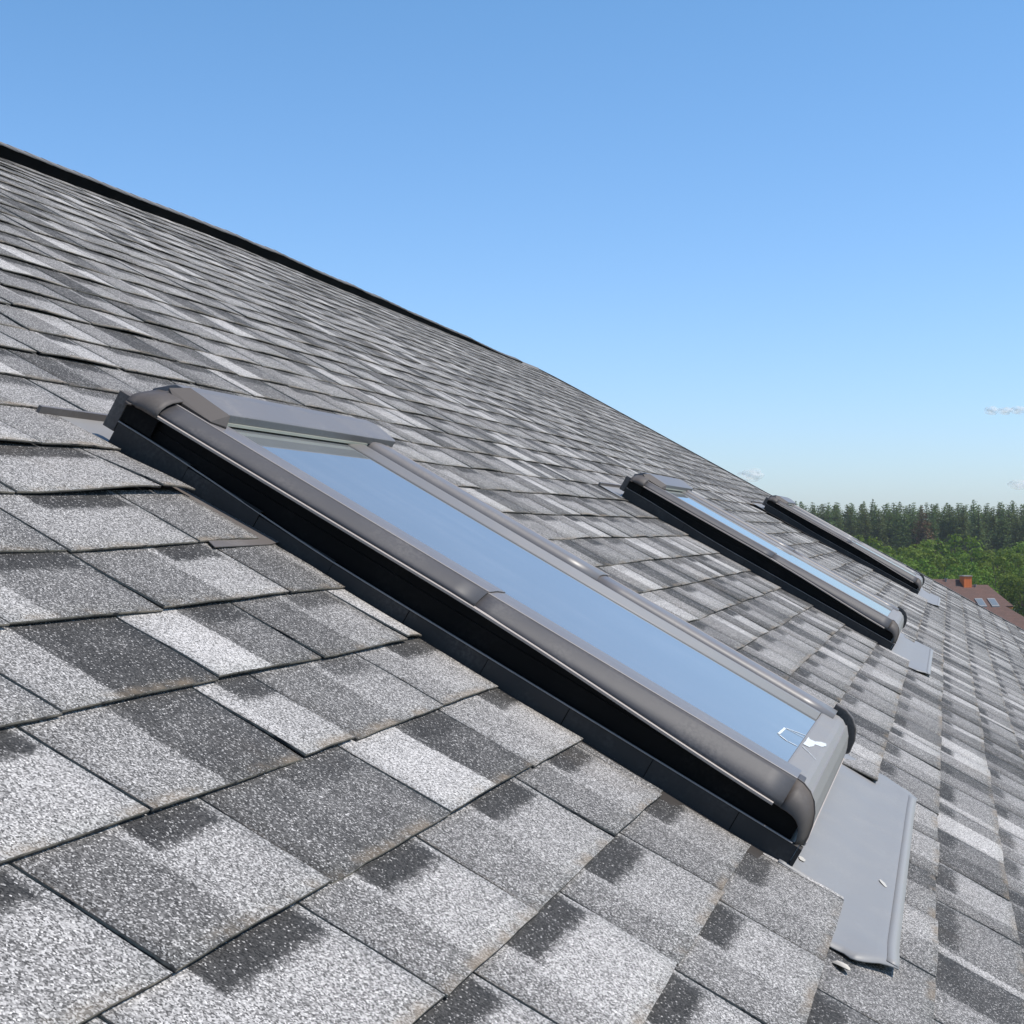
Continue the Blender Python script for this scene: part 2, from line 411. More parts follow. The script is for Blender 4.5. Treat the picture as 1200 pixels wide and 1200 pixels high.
# rake drip edge
mb = MB(); N = 30
for j in range(N):
    v0 = VT+(VB-VT)*j/N; v1 = VT+(VB-VT)*(j+1)/N
    for (x0, z0), (x1, z1) in (((-.035, .012), (.012, .012)), ((.012, .012), (.014, -.09))):
        mb.quad([(UE+x0, -v0, z0+warp(UE, v0)), (UE+x0, -v1, z0+warp(UE, v1)), (UE+x1, -v1, z1+warp(UE, v1)), (UE+x1, -v0, z1+warp(UE, v0))])
o = mb.build('drip_edge', M['drip'], house, True); roofpose(o, base=BASE); solid(o, .003, 0)

# ------------------------------------------------------------------ skylight
def rim_z(y): return .0715+.0195*sstep(-.05, .60, y)
def side_fn(X, sgn, rs, du, ox):
    """maps (i-th profile parameter, y) to the slanted side sheet that drops towards the lower end"""
    def f(t, y, _):
        zr = rim_z(y)+rs; zc = .1152+rs*.9
        x = -.0145+.0425*(t**1.55); z = zr+(zc-zr)*(t**.86)
        return (X+sgn*(x-ox), y, z+.0006*nz(t*2+du, y*2.2, 3))
    return f
CREASE = (.028, .1152)
S_TOP, S_BOT = 1.235, .012
def make_skylight(du, dn):
    # part: the black frame box; sub-parts below carry everything else
    fr = MB(); fr.box(.004, .986, -.030, 1.245, -.02, .068); fr.box(.006, .984, .02, 1.243, .0681, .088); fr.box(.15, .83, .0, 1.2, .0881, .104)
    sk = fr.build('skylight', M['black'], house); roofpose(sk, SKX+du, 0, dn, BASE)
    def sub(mb_, name, m, rc=True, bv=None, so=None):
        o = mb_.build(name, m, sk, rc)
        if so: solid(o, *so)
        if bv: bevel(o, bv)
        return o
    # upstand flashing, left and right: overlapping pieces with a bright turned top edge
    for sgn, X in ((1, -.012), (-1, 1.002)):
        f = MB(); s = 1.25; i = 0
        while s > -.04:
            s2 = max(s-.1494, -.045); o_ = .0012*(i % 2)
            xo = X-sgn*o_
            top = .035+.015*sstep(.75, 1.22, (s+s2)/2)
            f.extrude([(xo-sgn*.0015, -.014), (xo, .002), (xo+sgn*.002, top-.002), (xo+sgn*.009, top), (xo+sgn*.018, top-.002)], s2, s-.0012, m=0, smooth=False)
            s = s2; i += 1
        # flat leg of the flashing that runs under the shingles
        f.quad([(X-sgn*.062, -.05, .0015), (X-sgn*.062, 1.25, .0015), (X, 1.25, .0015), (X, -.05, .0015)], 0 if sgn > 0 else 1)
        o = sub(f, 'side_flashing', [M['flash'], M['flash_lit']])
        solid(o, .0016, 0)
        l = MB(); l.extrude([(X-sgn*.0012, -.0006), (X-sgn*.0012, .0003), (X+sgn*.003, .0009), (X+sgn*.003, -.0006)], -.035, 1.25, closed=True, smooth=False, ny=20, fn=lambda x, y, z: (x, y, z+.035+.015*sstep(.75, 1.22, y)))
        sub(l, 'flashing_rim', M['rim'])
    # side covers in two lengths; the upper laps over the lower
    for sgn, X in ((1, 0.), (-1, .99)):
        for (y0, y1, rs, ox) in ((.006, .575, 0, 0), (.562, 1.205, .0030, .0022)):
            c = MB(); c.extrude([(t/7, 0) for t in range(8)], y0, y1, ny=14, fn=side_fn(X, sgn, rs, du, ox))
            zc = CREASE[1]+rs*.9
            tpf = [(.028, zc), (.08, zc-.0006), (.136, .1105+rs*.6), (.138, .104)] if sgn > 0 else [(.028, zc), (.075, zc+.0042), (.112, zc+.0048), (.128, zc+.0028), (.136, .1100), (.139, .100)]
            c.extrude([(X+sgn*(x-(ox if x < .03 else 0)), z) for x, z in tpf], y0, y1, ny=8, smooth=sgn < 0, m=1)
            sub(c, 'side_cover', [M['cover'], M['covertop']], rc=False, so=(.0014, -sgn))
            k_ = MB(); k_.tube([(X+sgn*(CREASE[0]-ox), y0+(y1-y0)*q/10, zc-.0002) for q in range(11)], .0013, 6); sub(k_, 'crease_highlight', M['rim'])  # bright bead added along the crease as its painted highlight
        r_ = MB(); ny = 24; prf = [(-.0165, -.0035), (-.0175, .0005), (-.0125, .0025), (-.010, -.0035)]
        r_.extrude(prf, .018, 1.200, closed=True, smooth=False, ny=ny, fn=lambda x, y, z: (X+sgn*(x-.0026*sstep(.54, .57, y)), y, rim_z(y)+z+.001*sstep(.54, .57, y)))
        sub(r_, 'cover_rim', M['rim'])
    # lower left cheek: flat shaded face with a round outline; right: proud crescent
    arc = [(.028, .006, .1152), (.028, -.006, .1140), (.0275, -.020, .1085), (.025, -.032, .0985), (.021, -.041, .085), (.016, -.047, .068), (.011, -.050, .050), (.008, -.0505, .036)]
    inn = [(-.0145, .006, .0725), (-.014, -.006, .0722), (-.013, -.016, .0705), (-.012, -.024, .067), (-.011, -.031, .061), (-.010, -.036, .052), (-.009, -.039, .042), (-.008, -.040, .034)]
    c = MB(); md = [tuple(.5*(a_+b_)+d_ for a_, b_, d_ in zip(p, q, (-.0006, 0, .0010))) for p, q in zip(arc, inn)]
    for A, B_ in ((inn, md), (md, arc)):
        for q in range(7): c.quad([A[q], A[q+1], B_[q+1], B_[q]], 0, True)
    sub(c, 'end_cap', M['cap'], so=(.0022, -1), rc=True)
    c = MB(); c.tube([(x+.0005, y-.0005, z) for x, y, z in arc], .0013, 6); sub(c, 'end_cap_edge', M['cap'])
    c = MB(); c.box(-.015, .012, -.052, -.046, -.01, .034); sub(c, 'corner_return', M['flash'])
    c = MB(); out = [(.016, .1275), (-.008, .1265), (-.028, .1185), (-.044, .103), (-.054, .081), (-.057, .052), (-.046, .042), (-.030, .05), (.0, .07), (.016, .09)]
    for X0, X1 in ((.952, 1.004),):
        c.quad([(X0, y, z) for y, z in out]); c.quad([(X1, y, z-.004) for y, z in out][::-1])
        for q in range(len(out)): a_, b_ = out[q], out[(q+1) % len(out)]; c.quad([(X0, *a_), (X0, *b_), (X1, b_[0], b_[1]-.004), (X1, a_[0], a_[1]-.004)])
    sub(c, 'end_cap', M['cap'], bv=.0025)
    # pane
    g = MB(); g.quad([(.130, .030, .1065), (.735, .030, .1065), (.735, 1.16, .1065), (.130, 1.16, .1065)])
    sub(g, 'pane', M['glass'], rc=False)
    # sash: right rail, bottom rail, groove gasket
    r_ = MB(); r_.extrude([(.733, .1055), (.735, .1080), (.742, .1090), (.800, .1120), (.826, .1120), (.828, .104)], .0325, 1.16, smooth=True)
    sub(r_, 'sash_rail', M['sash'], so=(.0015, 0))
    r_ = MB()
    pr = [(.032, .1055), (.0305, .1078), (.027, .1086), (-.002, .1092), (-.012, .1070), (-.022, .1000), (-.0245, .1010), (-.037, .084), (-.046, .063), (-.0495, .050), (-.050, .040)]
    n = len(pr)
    lx = [.030, .030, .030, .030, .029, .028, .025, .021, .016, .011, .009]
    for x in (None, .3, .5, .7, .936): r_.v += [(lx[q] if x is None else x, y, z) for q, (y, z) in enumerate(pr)]
    for i in range(4):
        for j in range(n-1): r_.f.append((i*n+j, i*n+j+1, (i+1)*n+j+1, (i+1)*n+j)); r_.m.append(0); r_.sm.append(False)
    sub(r_, 'bottom_rail', M['sash'], so=(.0015, 0))
    r_ = MB(); r_.box(.03, .08, -.006, .006, .1085, .1150); sub(r_, 'corner_piece', M['cover'], bv=.002)
    r_ = MB(); r_.box(.014, .934, -.0530, -.0505, .036, .041); sub(r_, 'front_rim', M['rim'])
    r_ = MB(); r_.box(.829, .842, -.006, 1.19, .085, .1075); sub(r_, 'gasket', M['rubber'])
    # hood across the top
    h = MB()
    pr = [(1.143, .1155), (1.141, .1315), (1.145, .1340), (1.20, .1425), (1.228, .1400), (1.262, .114), (1.266, .06)]
    n = len(pr); xs = [.070, .3, .55, .8, 1.0]
    for x in xs: h.v += [(x, y, z) for y, z in pr]
    for i in range(len(xs)-1):
        for j in range(n-1): h.f.append((i*n+j, i*n+j+1, (i+1)*n+j+1, (i+1)*n+j)); h.m.append(0); h.sm.append(False)
    h.quad([(1.0, y, z) for y, z in pr]); h.quad([(.070, y, z) for y, z in pr][::-1])
    sub(h, 'hood', M['hood'], bv=.0012)
    s_ = MB(); s_.box(.10, .84, 1.1415, 1.150, .1105, .1160); sub(s_, 'hood_seal', M['seal'])
    u_ = MB(); u_.box(.10, .84, 1.150, 1.19, .1062, .1155); sub(u_, 'hood_shadow_box', M['rubber'])  # black box set under the hood to stand for its shade
    # upper end caps with cheek
    for sgn, X in ((1, 0.),):
        c = MB(); tp = [(-.0205, .0885), (-.021, .096), (-.017, .104), (-.007, .112), (.009, .1185), (.030, .1225), (.055, .127), (.080, .132), (.105, .134)]
        c.extrude([(X+sgn*x, z) for x, z in tp], 1.186, 1.250, ny=6, fn=lambda x, y, z: (x, y, z-(.014*sstep(1.212, 1.25, y) if z > .09 else 0)))
        c.quad([(X-sgn*.016, 1.250, .085)]+[(X+sgn*x, 1.250, z-.014) for x, z in tp[3:]]+[(X+sgn*.10, 1.250, .085)])
        sub(c, 'top_cap', M['cap'], so=(.002, 1))
        k_ = MB(); P = [(X+sgn*.038, 1.205, .1210), (X+sgn*.040, 1.125, .1185), (X+sgn*.070, 1.108, .1185), (X+sgn*.080, 1.116, .1375), (X+sgn*.080, 1.205, .1440), (X+sgn*.048, 1.225, .130)]
        k_.quad(P[:2]+[P[2], P[3], P[4], P[5]]); 
        sub(k_, 'cap_cheek', M['cap'], so=(.006, 0), bv=.001)
    # dark tail plate and back gutter flashing
    for x_ in (-.008, .970):
        t = MB(); t.box(x_, x_+.028, 1.252, 1.275, .030, .096); sub(t, 'tail_plate', M['cap'], bv=.001)
    b_ = MB(); b_.extrude([(-.075, .0), (1.065, .0)], 1.235, 1.345, smooth=False)
    b_.v = [(x, y, .0075+.003*math.sin(y*60)*0) for x, y, z in b_.v]
    sub(b_, 'back_gutter', M['apron'], so=(.0015, 0))
    l_ = MB(); l_.extrude([(-.09, .006), (-.09, .021), (1.07, .021), (1.07, .006)], 1.343, 1.349, closed=True, smooth=False)
    sub(l_, 'gutter_lip', M['flash_lit'])
    # apron below
    a = MB()
    pts = [(-.275, -.135), (-.187, -.227), (0.15, -.229), (.5, -.2285), (.9, -.227), (1.211, -.224), (1.296, -.156), (1.27, -.03), (-.20, -.03)]
    nx, ny_ = 44, 22
    def apz(x, y):
        v = -y
        z = warp(SKX+du+x, v)-SKZ[SK.index(du)]+.0045+max(0, v-.136)*.075
        z += .0004*nz(x*5, y*8, 3)
        z += .0007*math.exp(-((v-.203)/.006)**2)-.0005*sstep(.203, .229, v)
        z += .007*sstep(.140, .200, v)*math.exp(-((x+.24)/.07)**2)+.004*sstep(.16, .22, v)*math.exp(-((x-1.2)/.12)**2)
        return z
    bm_ = bmesh.new()
    for i in range(nx+1):
        for j in range(ny_+1):
            yb = -.03-.199*j/ny_
            if j == ny_: yb = -.2285
            v_ = -yb
            xl = -.03 if v_ < .124 else (-.297 if v_ < .16 else -.305+.045*sstep(.165, .2285, v_))
            xr = 1.24 if v_ < .156 else 1.24-.10*(v_-.156)/.0725
            x = xl+(xr-xl)*i/nx
            bm_.verts.new((x, yb, apz(x, yb)))
    bm_.verts.ensure_lookup_table()
    for i in range(nx):
        for j in range(ny_):
            q = [i*(ny_+1)+j, i*(ny_+1)+j+1, (i+1)*(ny_+1)+j+1, (i+1)*(ny_+1)+j]
            f = bm_.faces.new([bm_.verts[t_] for t_ in q]); f.smooth = True
    bmesh.ops.recalc_face_normals(bm_, faces=bm_.faces)
    me_ = D.meshes.new('apron'); bm_.to_mesh(me_); bm_.free(); me_.materials.append(M['apron'])
    ap = link(D.objects.new('apron', me_), sk); solid(ap, .0016, 0)
    e_ = MB(); ne = 60
    for q in range(ne):
        xa, xb = -.255+(1.385)*q/ne, -.255+(1.385)*(q+1)/ne
        e_.quad([(xa, -.2275, apz(xa, -.2275)+.0014), (xb, -.2275, apz(xb, -.2275)+.0014), (xb, -.2105, apz(xb, -.2105)+.0013), (xa, -.2105, apz(xa, -.2105)+.0013)], 0, True)
    sub(e_, 'apron_hem', M['hem'], rc=True, so=(.0005, 0))
    e_ = MB(); e_.box(-.0065, .004, 1.188, 1.2515, .053, .086); sub(e_, 'end_plug', M['black'])
    return sk
def sub_to(sk, mb_, name, m, so=None):
    o = mb_.build(name, m, sk, True)
    if so: solid(o, *so)
    return o
labs = ['nearest and largest skylight, brown-grey covers, sky mirrored in its pane, white sticker marks at the lower corner',
        'middle skylight, half hidden pane between the nearest and the farthest one',
        'farthest skylight, close to the roof edge in front of the forest']
sks = []
for i, du in enumerate(SK):
    sk = make_skylight(du, SKZ[i]); sk['label'] = labs[i]; sks.append(sk)
# sticker remains on the near pane
s = MB()
def blob(pts, z, r=.0):
    out = []
    for i in range(len(pts)):
        a, b = Vector(pts[i]), Vector(pts[(i+1) % len(pts)])
        for q in range(6):
            p = a.lerp(b, q/6); k = .0016*nz(p.x*260, p.y*260, 3) if r else 0
            out.append((p.x+k, p.y-k, z))
    s.quad(out)
SZ, RZ_ = .1072, .1104
def band(x0, y0, x1, y1, w, z):
    d = Vector((x1-x0, y1-y0)); n = Vector((-d.y, d.x)).normalized()*w/2
    blob([(x0-n.x, y0-n.y), (x1-n.x, y1-n.y), (x1+n.x, y1+n.y), (x0+n.x, y0+n.y)], z, 1)
band(.455, .066, .500, .030, .0026, SZ); band(.355, .071, .448, .069, .0040, SZ); band(.350, .069, .335, .052, .0050, SZ); band(.452, .068, .462, .033, .0022, SZ)
band(.338, .050, .345, .034, .0040, SZ)
blob([(.375, .027), (.380, .016), (.415, .010), (.440, .010), (.455, -.002), (.490, -.008), (.515, -.006), (.500, .004), (.470, .012), (.462, .022), (.475, .0265)], RZ_, 1)
band(.350, .026, .300, -.004, .0020, RZ_)
sub_to(sks[0], s, 'sticker_residue', M['tape'], (.0003, 0))
# loose step-flashing sheet that shows between the near shingles and the wall
s = MB(); s.quad([(-.255, .893, .0140), (-.06, .893, .0165), (-.010, .899, .0168), (-.010, .915, .0165), (-.24, .915, .0135)]); s.quad([(-.24, .915, .0135), (-.010, .915, .0165), (-.010, 1.10, .0090), (-.12, 1.10, .0090)])
sub_to(sks[0], s, 'step_flashing', M['flash_lit'], (.0015, 0))
for (x_, v_, a_, l_, w_) in ((.20, .190, .9, .022, .006), (.06, .060, .3, .012, .006)):
    s = MB(); pts = []
    for q in range(14):
        t = 2*math.pi*q/14; rr = 1+.3*nz(math.cos(t)*2+x_, math.sin(t)*2, 7)
        a0, b0 = l_*rr*math.cos(t), w_*rr*math.sin(t)
        pts.append((x_+a0*math.cos(a_)-b0*math.sin(a_), -(v_)+a0*math.sin(a_)*.35+b0*math.cos(a_), .0045+max(0, v_-.136)*.075+.0022+warp(SKX+x_, v_)))
    s.quad(pts); sub_to(sks[0], s, 'scuff_mark', M['scuff'], (.0003, 0))
s = MB(); s.quad([(-.19, -.207, .0205), (-.187, -.2, .0205), (-.16, -.203, .0205), (-.163, -.21, .0205)])

# ------------------------------------------------------------------ little things lying on the roof
s = MB(); n = 14
for (r_, zz) in ((1, 0), (.9, .003), (.5, .0055)):
    s.v += [(.017*r_*math.cos(2*math.pi*i/n)*(1+.2*nz(i*.9, 1, 1)), .009*r_*math.sin(2*math.pi*i/n), zz) for i in range(n)]
for a in range(2):
    for i in range(n):
        j = (i+1) % n; s.f.append((a*n+i, a*n+j, (a+1)*n+j, (a+1)*n+i)); s.m.append(0); s.sm.append(True)
s.f.append(tuple(2*n+i for i in range(n))); s.m.append(0); s.sm.append(True)
chip = s.build('paint_chip', plain('pale_chip', (.62, .56, .48), .8), None)
chip.rotation_euler = (PITCH, 0, R(40)); chip.rotation_mode = 'XYZ'
setp(chip, 'small cream flake lying on the dark shingle below the nearest apron', 'flake')

# ------------------------------------------------------------------ ground
GM = NT('meadow'); o = GM.obj(); n1 = GM.noise(.05, 6, .6, o); n2 = GM.noise(1.3, 5, .7, o)
GM.base(GM.mixc(n1, GM.mixc(n2, rgb(.045, .085, .018), rgb(.075, .12, .03)), rgb(.10, .13, .045))); GM.rough(.95)
fwd = Vector((-CZ.x, -CZ.y, 0)).normalized(); rgt = Vector((CX.x, CX.y, 0)).normalized()
def ground_z(d): return 0
mb = MB(); G = 6000; N = 24
xs = [-G, -2500, -1200, -600, -300, -150, -60, 0, 60, 150, 300, 600, 1200, 2500, G]
for i in range(len(xs)-1):
    for j in range(len(xs)-1):
        mb.quad([(xs[i], xs[j], 0), (xs[i+1], xs[j], 0), (xs[i+1], xs[j+1], 0), (xs[i], xs[j+1], 0)])
ground = mb.build('ground', GM.mat, None, True); setp(ground, 'flat green meadow around the houses', 'ground', kind='structure')

# ------------------------------------------------------------------ far house
M['brown_roof'] = None
m = NT('brown_shingles'); o = m.obj(); br = m.add('ShaderNodeTexBrick'); m.set(br.inputs['Vector'], m.add('ShaderNodeVectorMath', operation='MULTIPLY', i_0=o, i_1=(1, 1, 1)).outputs[0])
br.inputs['Scale'].default_value = 1; br.inputs['Brick Width'].default_value = .4; br.inputs['Row Height'].default_value = .16; br.inputs['Mortar Size'].default_value = .012
br.inputs['Color1'].default_value = rgb(.150, .080, .062); br.inputs['Color2'].default_value = rgb(.110, .064, .050); br.inputs['Mortar'].default_value = rgb(.07, .035, .03)
m.base(m.mixc(m.math('MULTIPLY', m.noise(.7, 4, .6, o), .5), br.outputs[0], rgb(.145, .082, .064))); m.rough(.9); BR = m.mat
m = NT('orange_brick'); o = m.obj(); br = m.add('ShaderNodeTexBrick'); m.set(br.inputs['Vector'], o); br.inputs['Scale'].default_value = 4
br.inputs['Color1'].default_value = rgb(.80, .19, .045); br.inputs['Color2'].default_value = rgb(.72, .16, .04); br.inputs['Mortar'].default_value = rgb(.5, .15, .07); br.inputs['Mortar Size'].default_value = .01
m.base(br.outputs[0]); m.rough(.8); OB = m.mat
WOOD = plain('orange_timber', (.42, .17, .04), .6); WALL = plain('ochre_wall', (.42, .33, .2), .9); SKG = plain('roof_window_glass', (.16, .19, .22), .2)
GREYF = plain('roof_window_frame', (.2, .2, .21), .5); CAPM = plain('concrete_cap', (.35, .30, .27), .8)
yaw = math.atan2(fwd.y, fwd.x)-math.pi/2
p0 = px(1125, 600, 140); HB = Vector((p0.x, p0.y, 0))
hs = empty('brown_roofed_house', HB, yaw+R(14))
setp(hs, 'distant house with brown shingle roof, orange brick chimney and two small roof windows', 'house')
rt = MB(); RZ, EZ, EY = 7.70, 3.0, -6.3
ridL, ridR, cor = (-9, 0, RZ), (-.1, 0, RZ), (5.6, EY, EZ)
rt.quad([(-9, EY, EZ), cor, ridR, ridL]); rt.quad([cor, (5.6, 6.3, EZ), ridR]); rt.quad([(5.6, 6.3, EZ), (-9, 6.3, EZ), ridL, ridR])
rt.quad([(-9, 6.3, EZ), (-9, EY, EZ), ridL])
hr = rt.build('roof', BR, hs, True); solid(hr, .12, -1)
wb = MB(); Z2 = 7.15
wb.quad([(0, -1.75, 5.40), (4.15, -1.75, 5.40), (3.25, 1.0, Z2), (0, 1.0, Z2)]); wb.quad([(4.15, -1.75, 5.40), (4.15, 3.7, 5.4), (3.25, 1.0, Z2)]); wb.quad([(4.15, 3.7, 5.4), (0, 3.7, 5.4), (0, 1, Z2), (3.25, 1, Z2)])
solid(wb.build('wing_roof', BR, hs, True), .12, -1)
w = MB(); w.box(-8.6, 4.6, -5.8, 5.8, 0, EZ-.05); w.box(.3, 3.0, -1.0, 3.3, 2.5, 5.3); w.build('wall', WALL, hs)
w = MB()
for x in (3.95, 3.25): w.box(x-.09, x+.09, -1.62, -1.44, 0, 5.3)
w.box(2.9, 4.15, -1.66, -1.56, 5.16, 5.32)
w.build('porch_post', WOOD, hs)
w = MB(); w.box(3.0, 4.6, -1.62, -1.5, 4.42, 4.55); w.box(3.0, 4.6, -1.62, -1.5, 3.6, 3.75); 
for i in range(9): w.box(3.1+i*.17, 3.14+i*.17, -1.60, -1.55, 3.75, 4.42)
w.build('balcony_rail', WOOD, hs)
c = MB(); c.box(-.16, .60, -.95, -.2, 5.4, 7.95); ch = c.build('chimney', OB, hr)
c = MB(); c.box(-.22, .66, -1.01, -.14, 7.95, 8.03); c.build('chimney_cap', CAPM, hr)
for (x, y) in ((-1.5, -.25), (1.9, .75)):
    c = MB(); c.tube([(x, y, 6.5), (x, y, 7.74 if x < 0 else 7.15)], .07, 8); c.tube([(x, y, 7.69 if x < 0 else 7.1), (x, y, 7.79 if x < 0 else 7.2)], .14, 8); c.build('vent_pipe', GREYF, hr if x < 0 else hs)
sl = (RZ-EZ)/(-EY)
for (x) in (.45, 1.65):
    c = MB()
    def rp_(x_, y_, h_): return (x_, y_, RZ+sl*y_+h_)
    y0, y1 = -3.10, -2.25
    t = [rp_(x-.36, y0, .10), rp_(x+.36, y0, .10), rp_(x+.36, y1, .10), rp_(x-.36, y1, .10)]; bt = [(a, b, z_-.2) for a, b, z_ in t]
    c.quad(t)
    for i in range(4): c.quad([t[i], bt[i], bt[(i+1) % 4], t[(i+1) % 4]])
    fo = c.build('roof_window', GREYF, hs, True)
    c = MB(); c.quad([rp_(x-.29, y0+.1, .108), rp_(x+.29, y0+.1, .108), rp_(x+.29, y1-.1, .108), rp_(x-.29, y1-.1, .108)]); c.build('pane', SKG, fo)

# ------------------------------------------------------------------ trees
def leafmat(name, c1, c2, scale, tr=.25):
    m = NT(name); o = m.obj(); oi = m.add('ShaderNodeObjectInfo').outputs['Random']
    n = m.noise(scale, 4, .6, o)
    c = m.mixc(m.ss(.3, .7, n), rgb(*c1), rgb(*c2))
    hs_ = m.add('ShaderNodeHueSaturation'); m.set(hs_.inputs['Color'], c); m.set(hs_.inputs['Hue'], m.math('ADD', .48, m.math('MULTIPLY', oi, .035)))
    m.set(hs_.inputs['Value'], m.math('ADD', .82, m.math('MULTIPLY', oi, .42)))
    m.base(hs_.outputs[0]); m.rough(.75); m.b.inputs['Specular IOR Level'].default_value = .2
    t = m.add('ShaderNodeBsdfTranslucent'); m.l.new(hs_.outputs[0], t.inputs[0]); mx = m.add('ShaderNodeMixShader'); mx.inputs[0].default_value = tr
    m.l.new(m.b.outputs[0], mx.inputs[1]); m.l.new(t.outputs[0], mx.inputs[2]); m.l.new(mx.outputs[0], m.out.inputs[0])
    return m.mat
PINE = leafmat('pine_needles', (.105, .145, .045), (.165, .215, .075), .8, .40)
PINEB = leafmat('rusty_needles', (.15, .10, .05), (.19, .12, .06), .8, .15)
LEAF = leafmat('broadleaf', (.085, .150, .014), (.170, .240, .032), .7, .35)
BARK = plain('bark', (.10, .075, .055), .9)
def leafquad(mb, c, s, d):
    a = Vector(d).normalized(); u = a.orthogonal().normalized(); u.rotate(Matrix.Rotation(random.uniform(0, 6.28), 3, a)); w = a.cross(u)
    k = random.uniform(.6, 1.1)
    mb.quad([c+u*s, c+w*s*k, c-u*s*.9, c-w*s*k])
def make_pine(mesh_seed, h, r, mat):
    random.seed(mesh_seed); f = MB(); t = MB()
    t.tube([(0, 0, 0), (.1, 0, h*.5), (0, 0, h*.98)], [.24, .16, .03], 7)
    z = h*.30; lop = random.uniform(0, 6.28)
    while z < h*.99:
        q = (z-h*.30)/(h*.70); rad = r*(1-q**1.9)**.9*(.65+.55*random.random())+.07
        nb = 8 if q < .8 else 6
        a0 = random.random()*6
        for i in range(nb):
            a = a0+6.283*i/nb+random.uniform(-.3, .3); L = rad*random.uniform(.55, 1.2)*(1+.25*math.cos(a-lop)); up = .45-.45*(1-q)+random.uniform(-.1, .2)
            tip = Vector((math.cos(a)*L, math.sin(a)*L, z+L*up)); b0 = Vector((0, 0, z))
            if L > .6: t.tube([b0, tip*.98+b0*.02], [.05, .015], 3)
            nn = max(3, int(L*8))
            for k in range(nn):
                s = (k+.9)/nn; c = b0.lerp(tip, min(1, s))+Vector((random.gauss(0, .16), random.gauss(0, .16), random.gauss(.04, .14)))*(.6+.5*L)
                leafquad(f, c, random.uniform(.18, .42)*(1-.50*q), (random.gauss(0, .5), random.gauss(0, .5), random.gauss(.9, .4)))
        z += h*.026*random.uniform(.8, 1.4)
    return f, t
def make_leafy(mesh_seed, h, r):
    random.seed(mesh_seed); f = MB(); t = MB()
    t.tube([(0, 0, 0), (.1, .05, h*.35), (0, .1, h*.8)], [.22, .16, .04], 7)
    cl = []
    for i in range(22):
        for _ in range(40):
            p = Vector((random.uniform(-1, 1), random.uniform(-1, 1), random.uniform(-.9, 1)))
            if .35 < p.length < 1 and all((Vector((p.x*r, p.y*r, h*.58+p.z*h*.38))-c_).length > .42*r for c_, _r in cl): break
        c = Vector((p.x*r, p.y*r, h*.58+p.z*h*.38)); cl.append((c, random.uniform(.24, .46)*r))
        if random.random() < .6: t.tube([(0, 0, h*.3), c*.5+Vector((0, 0, h*.25)), c], [.07, .04, .015], 4)
    for c, cr in cl:
        for k in range(int(100*(cr/r/.4)**2)):
            d = Vector((random.gauss(0, 1), random.gauss(0, 1), random.gauss(.35, 1))).normalized()
            p = c+Vector((d.x, d.y, d.z*.8))*cr*random.uniform(.6, 1.1)
            leafquad(f, p, random.uniform(.10, .22), d+Vector((random.gauss(0, .45), random.gauss(0, .45), random.gauss(.3, .4))))
    return f, t
protos = {}
def tree(kind, var, loc, sc, label, group, mat):
    key = (kind, var, mat.name)
    if key not in protos:
        f, t = make_pine(100+var, 20, 3.2, mat) if kind == 'pine_tree' else make_leafy(200+var, 9, 2.9)
        fo = f.build('crown', mat); to = t.build('trunk', BARK)
        protos[key] = (fo.data, to.data); D.objects.remove(fo); D.objects.remove(to)
    r = empty(kind, loc, random.uniform(0, 6.28)); r.scale = (sc*random.uniform(.85, 1.1), sc*random.uniform(.85, 1.1), sc)
    for nm, me_ in zip(('crown', 'trunk'), protos[key]): link(D.objects.new(nm, me_), r)
    setp(r, label, 'tree', group)
    return r
rnd = random.Random(5)
for row, d in enumerate((312, 322, 332, 343, 355)):
    x = 872+rnd.uniform(0, 15)
    while x < 1330:
        dd = d+rnd.uniform(-4, 4); p = px(x, 600, dd)
        ztop = CAM_Z+(619-rnd.gauss(592-row*1.4, 2.0))/F*dd
        if x > 1185: ztop -= 0
        sc = ztop/20
        rusty = row == 0 and 1072 < x < 1084
        tree('pine_tree', rnd.randrange(6), (p.x, p.y, 0), sc,
             'single rust-brown dying pine at the front edge of the pine wood' if rusty else 'dark green pine standing among others in the wood on the horizon',
             None if rusty else 'pines of the wood on the horizon', PINEB if rusty else PINE)
        x += rnd.uniform(10, 18)
random.seed(21); rnd = random.Random(8)
for row, d in enumerate((185, 200, 216, 235)):
    x = 955+rnd.uniform(0, 20)
    while x < 1330:
        dd = d+rnd.uniform(-5, 5); p = px(x, 600, dd)
        ty = (664, 650, 638, 631)[row]+rnd.gauss(0, 6)
        ztop = CAM_Z-(ty-619)/F*dd
        tree('broadleaf_tree', rnd.randrange(4), (p.x, p.y, 0), ztop/8.7, 'bright green broadleaf tree with a round crown in the belt in front of the pines', 'broadleaf trees in front of the pine wood', LEAF)
        x += rnd.uniform(22, 36)

